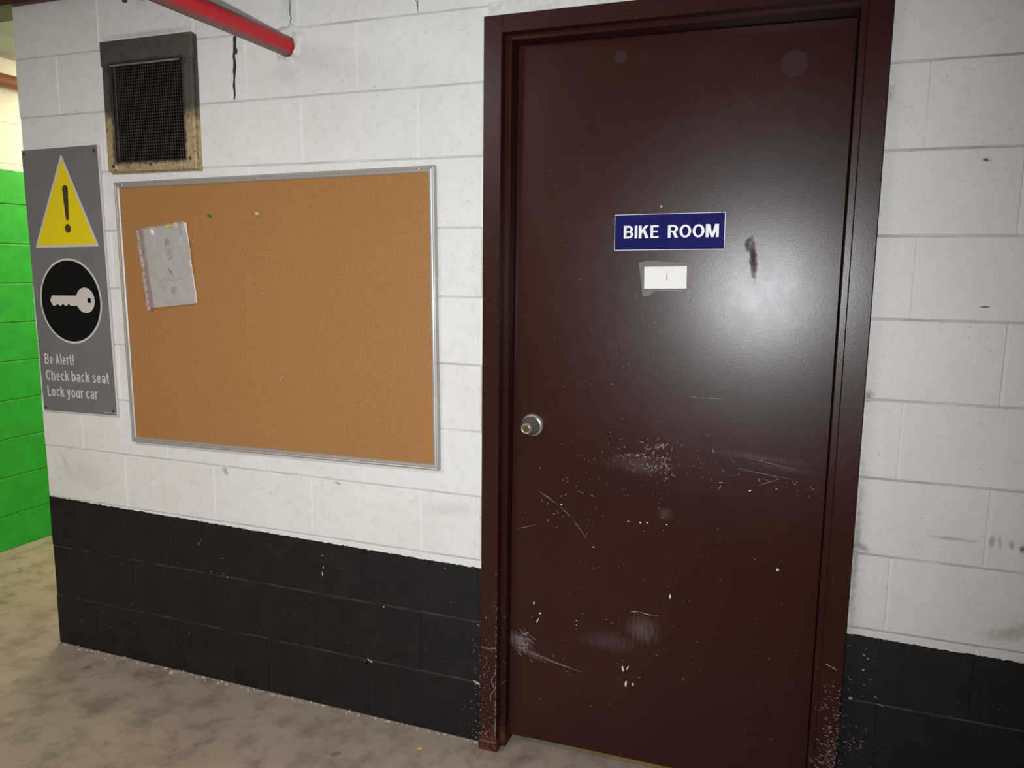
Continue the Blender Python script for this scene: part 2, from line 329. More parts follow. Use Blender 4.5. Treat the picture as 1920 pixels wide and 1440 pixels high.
# ---------------------------------------------------------------- mesh helpers
class MB:
    def __init__(s): s.v = []; s.f = []
    def add(s, vs, fs):
        b = len(s.v); s.v += [tuple(v) for v in vs]; s.f += [tuple(i + b for i in f) for f in fs]; return s
    def box(s, x0, x1, y0, y1, z0, z1):
        return s.add([(x0,y0,z0),(x1,y0,z0),(x1,y1,z0),(x0,y1,z0),(x0,y0,z1),(x1,y0,z1),(x1,y1,z1),(x0,y1,z1)],
                     [(3,2,1,0),(4,5,6,7),(0,1,5,4),(1,2,6,5),(2,3,7,6),(3,0,4,7)])
    def cbox(s, x0, x1, y0, y1, z0, z1, c):
        """box whose front (y0) edges are chamfered by c"""
        fr = [(x0+c,y0,z0+c),(x1-c,y0,z0+c),(x1-c,y0,z1-c),(x0+c,y0,z1-c)]
        md = [(x0,y0+c,z0),(x1,y0+c,z0),(x1,y0+c,z1),(x0,y0+c,z1)]
        bk = [(x0,y1,z0),(x1,y1,z0),(x1,y1,z1),(x0,y1,z1)]
        fs = [(0,1,2,3)]
        for i in range(4):
            j = (i+1) % 4
            fs += [(i, i+4, j+4, j), (i+4, i+8, j+8, j+4)]
        fs.append((11,10,9,8))
        return s.add(fr + md + bk, fs)
    def prism(s, pts, y0, y1):
        """polygon given as (x,z), front at y0, back at y1"""
        n = len(pts)
        vs = [(x,y0,z) for x,z in pts] + [(x,y1,z) for x,z in pts]
        fs = [tuple(range(n)), tuple(range(2*n-1, n-1, -1))]
        for i in range(n):
            j = (i+1) % n; fs.append((i, i+n, j+n, j))
        return s.add(vs, fs)
    def disc(s, cx, cz, rx, rz, y0, y1, n=48):
        return s.prism([(cx + rx*math.cos(2*math.pi*i/n), cz + rz*math.sin(2*math.pi*i/n)) for i in range(n)], y0, y1)
    def lathe_y(s, cx, cz, prof, n=32):
        """profile [(r, y)] about an axis along y"""
        vs = []; fs = []
        for r, y in prof:
            for i in range(n):
                a = 2*math.pi*i/n; vs.append((cx + r*math.cos(a), y, cz + r*math.sin(a)))
        for k in range(len(prof)-1):
            for i in range(n):
                j = (i+1) % n; fs.append((k*n+i, k*n+j, (k+1)*n+j, (k+1)*n+i))
        fs.append(tuple(range(n-1, -1, -1))); fs.append(tuple((len(prof)-1)*n + i for i in range(n)))
        return s.add(vs, fs)
    def cyl(s, p0, p1, r, n=20):
        p0, p1 = Vector(p0), Vector(p1); d = (p1-p0).normalized()
        a = d.orthogonal().normalized(); b = d.cross(a)
        vs = []
        for p in (p0, p1):
            for i in range(n):
                t = 2*math.pi*i/n; vs.append(p + a*(r*math.cos(t)) + b*(r*math.sin(t)))
        fs = [(i, (i+1) % n, n+(i+1) % n, n+i) for i in range(n)]
        fs += [tuple(range(n-1, -1, -1)), tuple(range(n, 2*n))]
        return s.add(vs, fs)
    def mesh(s, name, mat, smooth=False):
        me = bpy.data.meshes.new(name); me.from_pydata(s.v, [], s.f); me.update()
        bm = bmesh.new(); bm.from_mesh(me); bmesh.ops.recalc_face_normals(bm, faces=bm.faces); bm.to_mesh(me); bm.free()
        if mat is not None: me.materials.append(mat)
        if smooth:
            for p in me.polygons: p.use_smooth = True
        return me
    def build(s, name, mat, parent=None, smooth=False):
        o = bpy.data.objects.new(name, s.mesh(name, mat, smooth)); col.objects.link(o)
        if parent is not None: o.parent = parent
        return o
def auto_smooth(o, ang=35):
    me = o.data
    for p in me.polygons: p.use_smooth = True
    me.set_sharp_from_angle(angle=R(ang))
    return o
def tag(o, label=None, cat=None, group=None, kind=None):
    for k, v in (('label', label), ('category', cat), ('group', group), ('kind', kind)):
        if v: o[k] = v
    return o
def empty(name, loc, ry=0.0):
    o = bpy.data.objects.new(name, None); col.objects.link(o); o.location = loc; o.rotation_euler = (0, ry, 0); o.empty_display_size = 0.05
    return o
def struct(o): o['kind'] = 'structure'; return o

# letters drawn as strokes: l = straight stroke, a = elliptical arc stroke, p = polygon (capital height 1)
_S = 0.095
GLYPHS = {
 'B': (.66, [('l', _S, 0, _S, 1), ('l', _S, .92, .38, .92, .16), ('l', _S, .52, .40, .52, .15), ('l', _S, .08, .40, .08, .16), ('a', .37, .715, .175, .205, -90, 90, .17), ('a', .38, .305, .190, .225, -90, 90, .17)]),
 'I': (.19, [('l', _S, 0, _S, 1)]),
 'K': (.70, [('l', _S, 0, _S, 1), ('p', [(.17, .33), (.66, 1), (.43, 1), (.17, .62)]), ('p', [(.28, .56), (.43, .68), (.70, 0), (.46, 0)])]),
 'E': (.56, [('l', _S, 0, _S, 1), ('l', _S, .92, .55, .92, .16), ('l', _S, .515, .51, .515, .15), ('l', _S, .08, .56, .08, .16)]),
 'R': (.68, [('l', _S, 0, _S, 1), ('l', _S, .92, .39, .92, .16), ('l', _S, .49, .39, .49, .15), ('a', .38, .705, .19, .215, -90, 90, .18), ('p', [(.30, .45), (.50, .47), (.68, 0), (.46, 0)])]),
 'O': (.78, [('a', .39, .5, .295, .425, 0, 360, .18)]),
 'M': (.84, [('l', _S, 0, _S, 1), ('l', .745, 0, .745, 1), ('p', [(.02, 1), (.25, 1), (.50, 0), (.34, 0)]), ('p', [(.82, 1), (.59, 1), (.34, 0), (.50, 0)])]),
 'C': (.66, [('a', .36, .5, .265, .42, 38, 322, .185)]),
 'L': (.50, [('l', _S, 0, _S, 1), ('l', _S, .08, .50, .08, .16)]),
 'A': (.66, [('p', [(0, 0), (.20, 0), (.41, 1), (.25, 1)]), ('p', [(.66, 0), (.46, 0), (.25, 1), (.41, 1)]), ('l', .15, .28, .51, .28, .15)]),
 'e': (.54, [('a', .27, .37, .180, .295, 0, 318, .17), ('l', .10, .36, .53, .36, .12)]),
 'l': (.19, [('l', _S, 0, _S, 1)]),
 'r': (.36, [('l', _S, 0, _S, .74), ('a', .32, .44, .215, .22, 75, 180, .17)]),
 't': (.33, [('l', .155, .08, .155, .95), ('l', 0, .67, .33, .67, .13), ('l', .10, .075, .32, .075, .15)]),
 '!': (.20, [('l', .10, .30, .10, 1, .18), ('l', .10, 0, .10, .19, .19)]),
 'h': (.57, [('l', _S, 0, _S, 1), ('a', .285, .47, .190, .195, 0, 180, .18), ('l', .475, 0, .475, .48)]),
 'c': (.50, [('a', .27, .37, .180, .295, 42, 318, .175)]),
 'k': (.55, [('l', _S, 0, _S, 1), ('p', [(.17, .24), (.52, .74), (.30, .74), (.17, .54)]), ('p', [(.23, .40), (.37, .52), (.56, 0), (.34, 0)])]),
 'b': (.57, [('l', _S, 0, _S, 1), ('a', .285, .37, .190, .295, 0, 360, .175)]),
 'a': (.54, [('a', .265, .50, .180, .165, 0, 165, .16), ('l', .445, 0, .445, .52, .18), ('a', .25, .215, .165, .145, 0, 360, .155)]),
 's': (.50, [('a', .25, .535, .165, .130, 15, 270, .15), ('a', .25, .205, .170, .130, -165, 90, .15), ('l', .20, .375, .30, .365, .15)]),
 'o': (.56, [('a', .28, .37, .190, .295, 0, 360, .175)]),
 'y': (.54, [('p', [(0, .74), (.20, .74), (.36, .10), (.22, .02)]), ('p', [(.54, .74), (.34, .74), (.13, -.24), (.31, -.20)]), ('l', .03, -.17, .24, -.17, .13)]),
 'u': (.57, [('l', _S, .26, _S, .74), ('a', .285, .27, .190, .195, 180, 360, .18), ('l', .475, 0, .475, .74)]),
}
def text_mesh(body, x0, x1, z0, cap, y, gap, name='lettering', mat=None, parent=None):
    """flat lettering: left/right extents x0..x1 of the ink, baseline z0, capital height cap"""
    quads = []; pen = 0.0
    for ch in body:
        if ch == ' ': pen += 0.26; continue
        adv, prims = GLYPHS[ch]
        for pr in prims:
            lay = 3e-5*prims.index(pr)
            if pr[0] == 'p': quads.append((lay, [(pen + a, b) for a, b in pr[1]]))
            elif pr[0] == 'l':
                xa, za, xb, zb = pr[1:5]; w = pr[5] if len(pr) > 5 else .19
                d = Vector((xb - xa, zb - za)); n = Vector((-d.y, d.x)).normalized()*w/2
                quads.append((lay, [(pen + xa + n.x, za + n.y), (pen + xb + n.x, zb + n.y), (pen + xb - n.x, zb - n.y), (pen + xa - n.x, za - n.y)]))
            else:
                cx_, cz_, rx, rz, a0, a1, w = pr[1:]; N_ = max(6, int(abs(a1 - a0)/12))
                for i in range(N_):
                    q = []
                    for t_, sg in ((i, 1), (i + 1, 1), (i + 1, -1), (i, -1)):
                        a = R(a0 + (a1 - a0)*t_/N_); hv = .5*w*(.86 if sg else 1)
                        q.append((pen + cx_ + (rx + sg*w/2)*math.cos(a), cz_ + (rz + sg*w*.43)*math.sin(a)))
                    quads.append((lay, q))
        pen += adv + gap
    a = min(p[0] for _, q in quads for p in q); b = max(p[0] for _, q in quads for p in q)
    sx = (x1 - x0)/(b - a); m = MB()
    for lay, q in quads:
        ar = sum(q[i-1][0]*q[i][1] - q[i][0]*q[i-1][1] for i in range(len(q)))
        if ar < 0: q = q[::-1]
        m.add([(x0 + (px_ - a)*sx, y - lay, z0 + pz_*cap) for px_, pz_ in q], [tuple(range(len(q)))])
    me = bpy.data.meshes.new(name); me.from_pydata(m.v, [], m.f); me.update(); me.materials.append(mat)
    ob = bpy.data.objects.new(name, me); col.objects.link(ob)
    if parent is not None: ob.parent = parent
    return ob

# ================================================================ STRUCTURE
XG = -2.944          # green wall
CEIL = 2.50
FX0, FX1 = 0.018, 1.037   # door frame outer edges
FTOP = 2.163
VX0, VX1, VZ0, VZ1 = -1.340, -1.040, 1.829, 2.142   # vent opening

floor = struct(MB().box(-7.0, 3.4, -4.6, 3.6, -0.15, 0.0).build('floor', M_FLOOR))
ceil = struct(MB().box(-7.0, 3.4, -4.6, 3.6, CEIL, CEIL + 0.15).build('ceiling', M_CEIL))
struct(MB().box(-7.0, 3.4, -4.75, -4.6, -0.15, CEIL + 0.15).build('wall_rear', M_REAR))
struct(MB().box(-3.2, -1.79, 3.45, 3.6, 0.0, CEIL).build('wall_passage_end', M_PLAIN))
struct(MB().box(-1.785, -1.60, 0.20, 3.45, 0.0, CEIL).build('wall_passage_side', M_PLAIN))

BW, BH, DEP, CH = 0.393, 0.193, 0.185, 0.0018
_cache = {}
def block_mesh(w, h, mat, axis):
    key = (round(w, 3), round(h, 3), mat.name, axis)
    if key not in _cache:
        m = MB().cbox(-w/2, w/2, 0, DEP, -h/2, h/2, CH)
        if axis == 'x':      # flush head joints: no chamfer at the ends
            m.v = [(math.copysign(w/2, x), y, z) for x, y, z in m.v]
        if axis == 'x':      # wall facing +x : rotate front from -y to +x
            m.v = [(-y, x, z) for x, y, z in m.v]
        _cache[key] = m.mesh('block', mat)
    return _cache[key]
def put_block(u0, u1, z0, z1, mat, parent, axis='y', off=0.0, jit=0.0009):
    if u1 - u0 < 0.012 or z1 - z0 < 0.012: return
    o = bpy.data.objects.new('block', block_mesh(u1-u0, z1-z0, mat, axis)); col.objects.link(o); o.parent = parent
    j = random.uniform(-jit, jit)
    t = random.uniform(-0.0012, 0.0012)
    if axis == 'y':
        o.location = ((u0+u1)/2, off + j, (z0+z1)/2); o.rotation_euler = (random.uniform(-0.004, 0.004), t, 0)
    else:
        o.location = (off + j, (u0+u1)/2, (z0+z1)/2); o.rotation_euler = (t, 0, 0)
def lay_courses(parent, mat, u_min, u_max, z_off, k0, k1, joint0, axis='y', off=0.0, hole=None, top=None, shift=0.2):
    """running bond; even courses have joints at joint0 + 0.4 j, odd ones shifted by `shift`"""
    g = 0.0024; gv = 0.0034
    if axis == 'x': gv = 0.0002
    for k in range(k0, k1):
        z0 = z_off + 0.2*k + g; z1 = z_off + 0.2*(k+1) - g
        if k == 0: z0 = 0.001
        if top: z1 = min(z1, top)
        j0 = joint0 + (shift if k % 2 else 0.0)
        a = j0 - 0.4*math.ceil((j0 - u_min)/0.4)
        while a < u_max:
            b = a + 0.4
            u0, u1 = max(a + gv, u_min), min(b - gv, u_max)
            a = b
            if u1 - u0 < 0.03: continue
            if hole and u0 < hole[1] and u1 > hole[0] and z0 < hole[3] and z1 > hole[2]:
                hx0, hx1, hz0, hz1 = hole
                if u0 < hx0: put_block(u0, hx0, z0, z1, mat, parent, axis, off)
                if u1 > hx1: put_block(hx1, u1, z0, z1, mat, parent, axis, off)
                c0, c1 = max(u0, hx0), min(u1, hx1)
                if z0 < hz0: put_block(c0, c1, z0, hz0, mat, parent, axis, off)
                if z1 > hz1: put_block(c0, c1, hz1, z1, mat, parent, axis, off)
            else:
                put_block(u0, u1, z0, z1, mat, parent, axis, off)

# --- left wall (mortar core, blocks are its children), with the opening for the vent
MY0, MY1 = 0.0016, 0.182
mb = MB()
mb.box(-1.796, VX0 - .004, MY0, MY1, 0.0, 2.399).box(VX1 + .004, 0.030, MY0, MY1, 0.0, 2.399)
mb.box(VX0 - .004, VX1 + .004, MY0, MY1, 0.0, VZ0 - .004).box(VX0 - .004, VX1 + .004, MY0, MY1, VZ1 + .004, 2.399)
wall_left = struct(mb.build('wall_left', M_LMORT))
lay_courses(wall_left, M_LEFT, -1.80, 0.0185, 0.0, 0, 12, 0.0, hole=(VX0, VX1, VZ0, VZ1))
# duct behind the vent opening
mb = MB(); a, b, c, d = VX0 + .003, VX1 - .003, VZ0 + .003, VZ1 - .003
mb.box(VX0 + .0003, a, -0.001, 0.50, c, d).box(b, VX1 - .0003, -0.001, 0.50, c, d)
mb.box(VX0 + .0003, VX1 - .0003, -0.001, 0.50, VZ0 + .0003, c).box(VX0 + .0003, VX1 - .0003, -0.001, 0.50, d, VZ1 - .0003).box(a, b, 0.49, 0.50, c, d)
mb.build('vent_duct', M_SOOT, wall_left)
# --- above the door
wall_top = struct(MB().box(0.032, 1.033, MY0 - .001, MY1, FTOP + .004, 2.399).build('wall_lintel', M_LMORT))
for (a, b) in ((0.0225, 0.1965), (0.2035, 0.5965), (0.6035, 0.9965)):
    put_block(a, b, 2.2035, 2.3965, M_LEFT, wall_top)
put_block(1.0035, 1.033, 2.2035, 2.3965, M_LEFT, wall_top)
# smeared caulk over the frame head
mb = MB(); n = 26; pts_t = []; pts_b = []
for i in range(n + 1):
    x = 0.02 + 1.0*i/n
    pts_t.append((x, 2.2045 + 0.004*mnoise.noise(Vector((x*9, 1, 0))))); pts_b.append((x, FTOP + 0.0015 + 0.003*abs(mnoise.noise(Vector((x*13, 5, 0))))))
mb.prism(pts_b + pts_t[::-1], -0.006, 0.01)
mb.build('caulk_bead', M_PLASTER, wall_top)
# --- right wall
RZ = -0.0286
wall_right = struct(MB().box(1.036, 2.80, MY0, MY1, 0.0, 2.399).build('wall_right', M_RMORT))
lay_courses(wall_right, M_RIGHT, 1.0365, 2.80, RZ, 0, 12, 1.335, top=2.3965, shift=-0.205)
put_block(1.0365, 2.8, 2.375, 2.3975, M_RIGHT, wall_right)
# --- green wall of the passage
wall_green = struct(MB().box(XG - 0.182, XG - 0.003, -0.296, 3.45, 0.0, CEIL).build('wall_green', M_GMORT))
lay_courses(wall_green, M_GREEN, -0.30, 3.0, -0.0173, 0, 13, 0.1, axis='x', off=XG, top=CEIL - .001)

# --- beam on top of the wall
beam = tag(MB().box(XG + .004, 2.80, -0.030, -0.006, 2.374, CEIL - .002).build('ceiling_beam', M_BEAM), 'dark brown beam running along the top of the white block wall', 'beam')
MB().box(XG + .004, 2.80, -0.006, 0.17, 2.400, CEIL - .002).build('beam_web', M_BEAM, beam)
MB().box(-1.27, -1.10, -0.085, -0.030, 2.352, 2.362).build('bracket', M_BEAM, beam)
for bx in (-1.216, -1.143):
    q = MB().cyl((bx, -0.062, 2.316), (bx, -0.062, 2.364), 0.007, 12); q.cyl((bx, -0.062, 2.333), (bx, -0.062, 2.346), 0.013, 6)
    q.build('bolt', M_BEAM, beam)
# brown pipe high on the green wall
bp = MB().cyl((XG + 0.036, -0.30, 2.381), (XG + 0.036, 3.44, 2.381), 0.033, 24).build('brown_pipe', M_BROWNPIPE)
auto_smooth(bp); tag(bp, 'rusty brown pipe running high along the green block wall', 'pipe')

# ================================================================ DOOR
door_frame = empty('door_2', (FX0, 0.0, 0.0)); 
door_frame.name = 'door_frame'; struct(door_frame)
def fr(m, name, mat=M_FRAME):
    m.v = [(x - FX0, y, z) for x, y, z in m.v]
    return m.build(name, mat, door_frame)
YF, YS, YD = -0.030, 0.004, 0.055    # frame face, stop face, door face
JL, JR = 0.071, 0.983                # inner edges of the frame face
SL, SR = 0.0875, 0.968               # inner edges of the stop
HF, HS = 2.1175, 2.1045              # underside of head face and of head stop
fr(MB().cbox(FX0, JL, YF, 0.0, 0.0, FTOP, 0.0015), 'jamb_face')
fr(MB().cbox(JR, FX1, YF, 0.0, 0.0, FTOP, 0.0015), 'jamb_face')
fr(MB().cbox(JL, JR, YF, 0.0, HF, FTOP, 0.0015), 'head_face')
fr(MB().cbox(0.032, SL, YS, 0.16, 0.0, HS, 0.0015), 'jamb_stop')
fr(MB().cbox(SR, 1.030, YS, 0.16, 0.0, HS, 0.0015), 'jamb_stop')
fr(MB().cbox(0.032, 1.030, YS, 0.16, HS, FTOP, 0.0015), 'head_stop')
# rusted foot of the left jamb
mb = MB()
mb.cbox(FX0 - .004, JL + .004, YF - .006, 0.0, 0.0, 0.034, 0.004)
fr(mb, 'rusted_foot')
# chipped paint on the frame
def chips(pts, y, seed, tri=True):
    rnd = random.Random(seed); m = MB()
    for (x, z, lx, lz, ang) in pts:
        n = 6; poly = []
        for i in range(n):
            a = 2*math.pi*i/n; r = rnd.uniform(0.65, 1.2)
            px, pz = lx*math.cos(a)*r, lz*math.sin(a)*r
            poly.append((x + px*math.cos(ang) - pz*math.sin(ang), z + px*math.sin(ang) + pz*math.cos(ang)))
        m.prism(poly, y - 0.00035, y)
    return m
rnd = random.Random(3); pts = []
for i in range(420):      # the scuffed lower right jamb
    z = 0.05 + 0.33*abs(rnd.gauss(0, 0.55)); 
    if z > 0.40: continue
    x = 1.037 - abs(rnd.gauss(0, 0.022)) if rnd.random() < .5 else rnd.uniform(JR + .002, FX1 - .002)
    if x < JR + .003: continue
    pts.append((x, z, rnd.uniform(.0008, .0050), rnd.uniform(.0003, .0008), rnd.uniform(-.75, -.1)))
for (x, z, l) in ((1.000, 0.470, .012), (1.012, 0.465, .008), (1.019, 0.461, .003), (1.015, 0.415, .004), (1.030, 0.405, .003), (0.995, .41, .004)):
    pts.append((x, z, l, .0011, -.35))
m = chips(pts, YF, 5); c = fr(m, 'paint_chips', M_CHIP); c['kind'] = 'stuff'
rnd = random.Random(4); pts = []
for i in range(150):
    z = 0.04 + abs(rnd.gauss(0, 0.20)); x = rnd.choice((JL - .0015, JL - .003, rnd.uniform(FX0 + .004, JL - .003)))
    if z > .85: continue
    pts.append((x, z, rnd.uniform(.0006, .0015), rnd.uniform(.0008, .0035), rnd.uniform(-.3, .3)))
for i in range(14): pts.append((FX0 + .004 + i*.0032, .338 - .002*(i % 3) + (.003 if i > 9 else 0), .0022, .0012, rnd.uniform(-.5, .5)))
for i in range(16): pts.append((JL - .002 - .0004*i - .012*abs(math.sin(i*.35)), .26 - i*.006, .0011, .0030, .5*math.sin(i)))
c = fr(chips(pts, YF, 6), 'paint_chips', M_CHIP); c['kind'] = 'stuff'

# --- the leaf
DX0, DX1, DZ0, DZ1 = 0.0350, 1.0275, 0.030, FTOP - .004
leaf = MB().cbox(SL - .0065*0 + .0015, SR - .0015, YD, YD + 0.045, DZ0, HS - .0015, 0.0015).build('door_1', M_DOOR)
LEAF_TILT = Matrix.Translation((0.528, YD, 1.06)) @ Matrix.Rotation(0.030, 4, 'Z') @ Matrix.Rotation(-0.011, 4, 'X') @ Matrix.Translation((-0.528, -YD, -1.06))   # leaf tilted on purpose so the flash highlight lands further left and lower
leaf.matrix_world = LEAF_TILT
def hang(o):
    o.matrix_world = LEAF_TILT @ o.matrix_basis
struct(leaf); leaf['label'] = 'dark brown painted metal door with scratches and a round knob'
DZT = HS - .0015
for (x, z, r) in ((0.380, 2.052, 0.0175), (0.824, 2.003, 0.033)):
    MB().disc(x, z, r, r, YD - .0004, YD, 40).build('sticker_mark', M_STICK, leaf)
# scratches and specks
def strokes(segs, y, w0, w1, seed):
    rnd = random.Random(seed); m = MB()
    for (xa, za, xb, zb, w) in segs:
        d = Vector((xb - xa, zb - za)); L = d.length
        if L < 1e-5: continue
        nrm = Vector((-d.y, d.x))/L*w
        mx, mz = (xa+xb)/2 + nrm.x*rnd.uniform(-1, 1)*1.5, (za+zb)/2 + nrm.y*rnd.uniform(-1, 1)*1.5
        m.prism([(xa, za), (mx - nrm.x, mz - nrm.y), (xb, zb), (mx + nrm.x, mz + nrm.y)], y - 0.0003, y)
    return m
rnd = random.Random(11); segs = []
def cluster(n, cx, cz, sx, sz, lmin, lmax, amean, asd, w=.0006):
    for _ in range(n):
        x, z = rnd.gauss(cx, sx), rnd.gauss(cz, sz)
        if not (SL + .02 < x < SR - .02 and 0.06 < z < 2.08): continue
        L = rnd.uniform(lmin, lmax); a = rnd.gauss(amean, asd)
        segs.append((x, z, x + L*math.cos(a), z + L*math.sin(a), w*rnd.uniform(.6, 1.5)))
cluster(26, 0.455, 0.957, .035, .008, .004, .012, -.2, .35)
cluster(55, 0.520, 0.945, .032, .022, .003, .013, .8, 1.2)
cluster(18, 0.520, 0.990, .028, .008, .006, .018, .7, .8)
cluster(50, 0.62, 0.955, .14, .035, .002, .007, 0, 1.5)
cluster(40, 0.40, 0.90, .13, .06, .002, .005, 0, 1.6)
cluster(22, 0.25, 0.80, .07, .05, .003, .014, -.4, .9)
cluster(45, 0.40, 0.72, .20, .16, .0015, .006, 0, 1.6)
cluster(40, 0.50, 0.38, .25, .16, .002, .008, -.2, 1.2)
cluster(40, 0.35, 1.22, .16, .10, .0015, .005, 0, 1.6)
cluster(25, 0.35, 1.75, .22, .22, .0012, .003, 0, 1.6)
cluster(26, 0.30, 0.36, .12, .08, .003, .012, -.5, .9)
cluster(50, 0.122, 0.345, .022, .025, .008, .03, -.35, .25, .0007)
cluster(18, 0.86, 0.93, .06, .03, .003, .010, -.1, .6)
for s in ((.632, 1.137, .690, 1.139, .0009), (.600, 1.140, .632, 1.137, .0004), (.720, .952, .90, .930, .0004), (.74, .985, .90, .958, .0004), (.700, .90, .690, .882, .0008), (.690, .905, .706, .905, .0011),
          (.538, .955, .556, .925, .0012), (.492, .945, .499, .926, .0011), (.51, .985, .536, .995, .0011), (.536, .995, .532, 1.003, .0011), (.17, .83, .235, .790, .0008), (.235, .79, .28, .755, .0005), (.28, .755, .33, .69, .0004),
          (.46, .492, .485, .497, .0012), (.485, .497, .53, .492, .0012), (.53, .492, .545, .492, .0008), (.10, .70, .17, .722, .0005), (.13, .32, .30, .282, .0006), (.20, .30, .33, .277, .0006), (.67, 1.0, .675, .985, .0008), (.79, .905, .85, .93, .0005),
          (.83, 1.41, .90, 1.47, .0004)):
    segs.append(s)
c = strokes(segs, YD, 0, 0, 2).build('paint_scratches', M_CHIP, leaf); c['kind'] = 'stuff'
pts = [(.573, .556, .0035, .008, .1), (.859, .676, .0040, .0045, 0), (.444, .312, .004, .012, .25), (.458, .318, .002, .008, -.4), (.455, .267, .004, .011, -.1), (.476, .268, .0025, .006, 0), (.165, .475, .002, .007, 0), (.185, .445, .004, .003, 0),
       (.178, .42, .002, .008, -.4), (.30, .44, .003, .002, 0), (.30, .425, .002, .002, 0), (.245, .793, .003, .003, 0), (.345, .675, .003, .002, 0), (.48, .765, .004, .0025, 0), (.50, .767, .003, .002, 0), (.445, .765, .003, .002, 0), (.555, .768, .003, .002, 0),
       (.505, 1.655, .003, .003, 0), (.775, .89, .004, .002, .5)]
c = chips(pts, YD, 8).build('paint_chips', M_CHIPW, leaf); c['kind'] = 'stuff'
# sticky residue and dusty spot left of the "BIKE ROOM" plate
# --- knob
kx, kz = 0.150, 1.026
knob = auto_smooth(MB().lathe_y(kx, kz, [(0.0340, YD), (0.0340, YD - .002), (0.0330, YD - .005), (0.0310, YD - .0065)], 40).build('knob_rose', M_STEEL, leaf))
kb = MB().lathe_y(kx, kz, [(0.0270, YD - .006), (0.0270, YD - .012), (0.0282, YD - .016), (0.0282, YD - .020), (0.0265, YD - .026), (0.0225, YD - .038), (0.0190, YD - .050), (0.0172, YD - .0575), (0.0160, YD - .0615), (0.0145, YD - .0625), (0.0135, YD - .0615), (0.0120, YD - .0612)], 40)
kb = auto_smooth(kb.build('knob', M_STEEL, leaf), 50)
auto_smooth(MB().lathe_y(kx, kz, [(0.0105, YD - .060), (0.0105, YD - .0645), (0.0095, YD - .0655)], 24).build('keyhole_cylinder', M_BRASS, kb))
MB().box(kx - .0011, kx + .0011, YD - .0662, YD - .060, kz - .006, kz + .006).build('key_slot', M_DARK, kb)
# threshold
st = MB().box(SL + 0.16, SR - .002, 0.078, 0.100, 0.0, 0.006).build('threshold_strip', M_STRIP)
tag(st, 'thin yellow brass strip on the floor under the brown door', 'threshold')

# ================================================================ THINGS ON THE DOOR
bx0, bx1, bz0, bz1 = 0.3795, 0.6765, 1.5385, 1.6365
t = empty('door_sign', ((bx0 + bx1)/2, YD, bz0), -R(0.8))
cx = (bx0 + bx1)/2
W, H = bx1 - bx0, bz1 - bz0
MB().cbox(-W/2, W/2, -.0040, -.0002, 0, H, .0008).build('backing_plate', M_WHITE, t)
MB().box(-W/2 + .0018, W/2 - .0018, -.0046, -.0040, .0018, H - .0018).build('blue_face', M_BLUE, t)
text_mesh('BIKE', -W/2 + .0265, -W/2 + .0265 + .0955, .0325, .0345, -.0049, .10, 'lettering_bike', M_WHITE, t)
text_mesh('ROOM', -W/2 + .0265 + .1205, -W/2 + .0265 + .2545, .0325, .0345, -.0049, .08, 'lettering_room', M_WHITE, t)
hang(t); tag(t, 'blue plastic door sign with white lettering BIKE ROOM', 'sign')

t = empty('taped_card', (0.524, YD, 1.434), -R(1.4))
MB().prism([(-.074, .071), (-.052, .0765), (.058, .069), (.071, .070), (.0725, .0), (.052, -.0065), (-.03, -.0075), (-.044, -.020), (-.062, -.021), (-.066, .02)], -.0006, -.0001).build('tape_residue', M_TAPE, t)
MB().box(-.0575, .0575, -.0014, -.0006, 0, .060).build('card', M_PAPERW, t)
MB().prism([(.0030, .0225), (.0052, .0225), (.0050, .0430), (.0034, .0430)], -.0017, -.0014).build('red_stroke', M_RED_INK, t)
hang(t); tag(t, 'small white card with a red stroke taped below the blue sign', 'card')

# ================================================================ VENT
VOX0, VOX1, VOZ0, VOZ1 = -1.378, -0.994, 1.790, 2.218
vc = (VOX0 + VOX1)/2
vent = empty('air_vent', (vc, 0, VOZ0))
tag(vent, 'sooty metal air vent with black wire mesh high on the white wall', 'vent')
def vp(m, name, mat=M_VENT):
    m.v = [(x - vc, y, z - VOZ0) for x, y, z in m.v]; return m.build(name, mat, vent)
m = MB(); y0, y1 = -0.005, -0.0015
m.box(VOX0 + .004, VX0, y0, y1, VOZ0, VOZ1 - .004).box(VX1, VOX1 + .006, y0, y1, VOZ0, VOZ1 - .004).box(VX0, VX1, y0, y1, VOZ0, VZ0).box(VX0, VX1, y0, y1, VZ1, VOZ1 - .004)
vp(m, 'back_flange')
vp(MB().cbox(VOX0 + .002, VX0 + .002, -0.0185, -0.005, VOZ0 + .006, 2.165, .0015), 'frame_side')
vp(MB().cbox(VX1 - .002, VOX1 - .004, -0.0185, -0.005, VOZ0 + .006, 2.165, .0015), 'frame_side')
vp(MB().cbox(VX0 + .002, VX1 - .002, -0.0185, -0.005, VOZ0 + .006, VZ0 - .001, .0015), 'frame_bottom')
vp(MB().cbox(VOX0, VOX1, -0.0215, -0.005, VZ1 - .002, VOZ1, .0015), 'frame_top')
vp(MB().box(VX0 + .002, VX1 - .004, -0.0235, -0.0205, VZ1 - .006, VZ1 - .001), 'mesh_clip', simple('worn_edge_steel', (.30, .29, .27), .45, .5, var=.4, vscale=60))
m = MB(); rnd = random.Random(9); p = 0.0122; w = 0.0011
x = VX0 + .004
while x < VX1 - .002:
    dx = rnd.uniform(-.0006, .0006)
    m.box(x - w + dx, x + w + dx, -0.0115, -0.0093, VZ0 - .006, VZ1 + .002); x += p*.82
z = VZ0 + .002
while z < VZ1 - .001:
    dz = rnd.uniform(-.0006, .0006)
    m.box(VX0 - .002, VX1 + .002, -0.0098, -0.0076, z - w + dz, z + w + dz); z += p*.82
c = vp(m, 'wire_mesh', M_WIRE); c['kind'] = 'stuff'
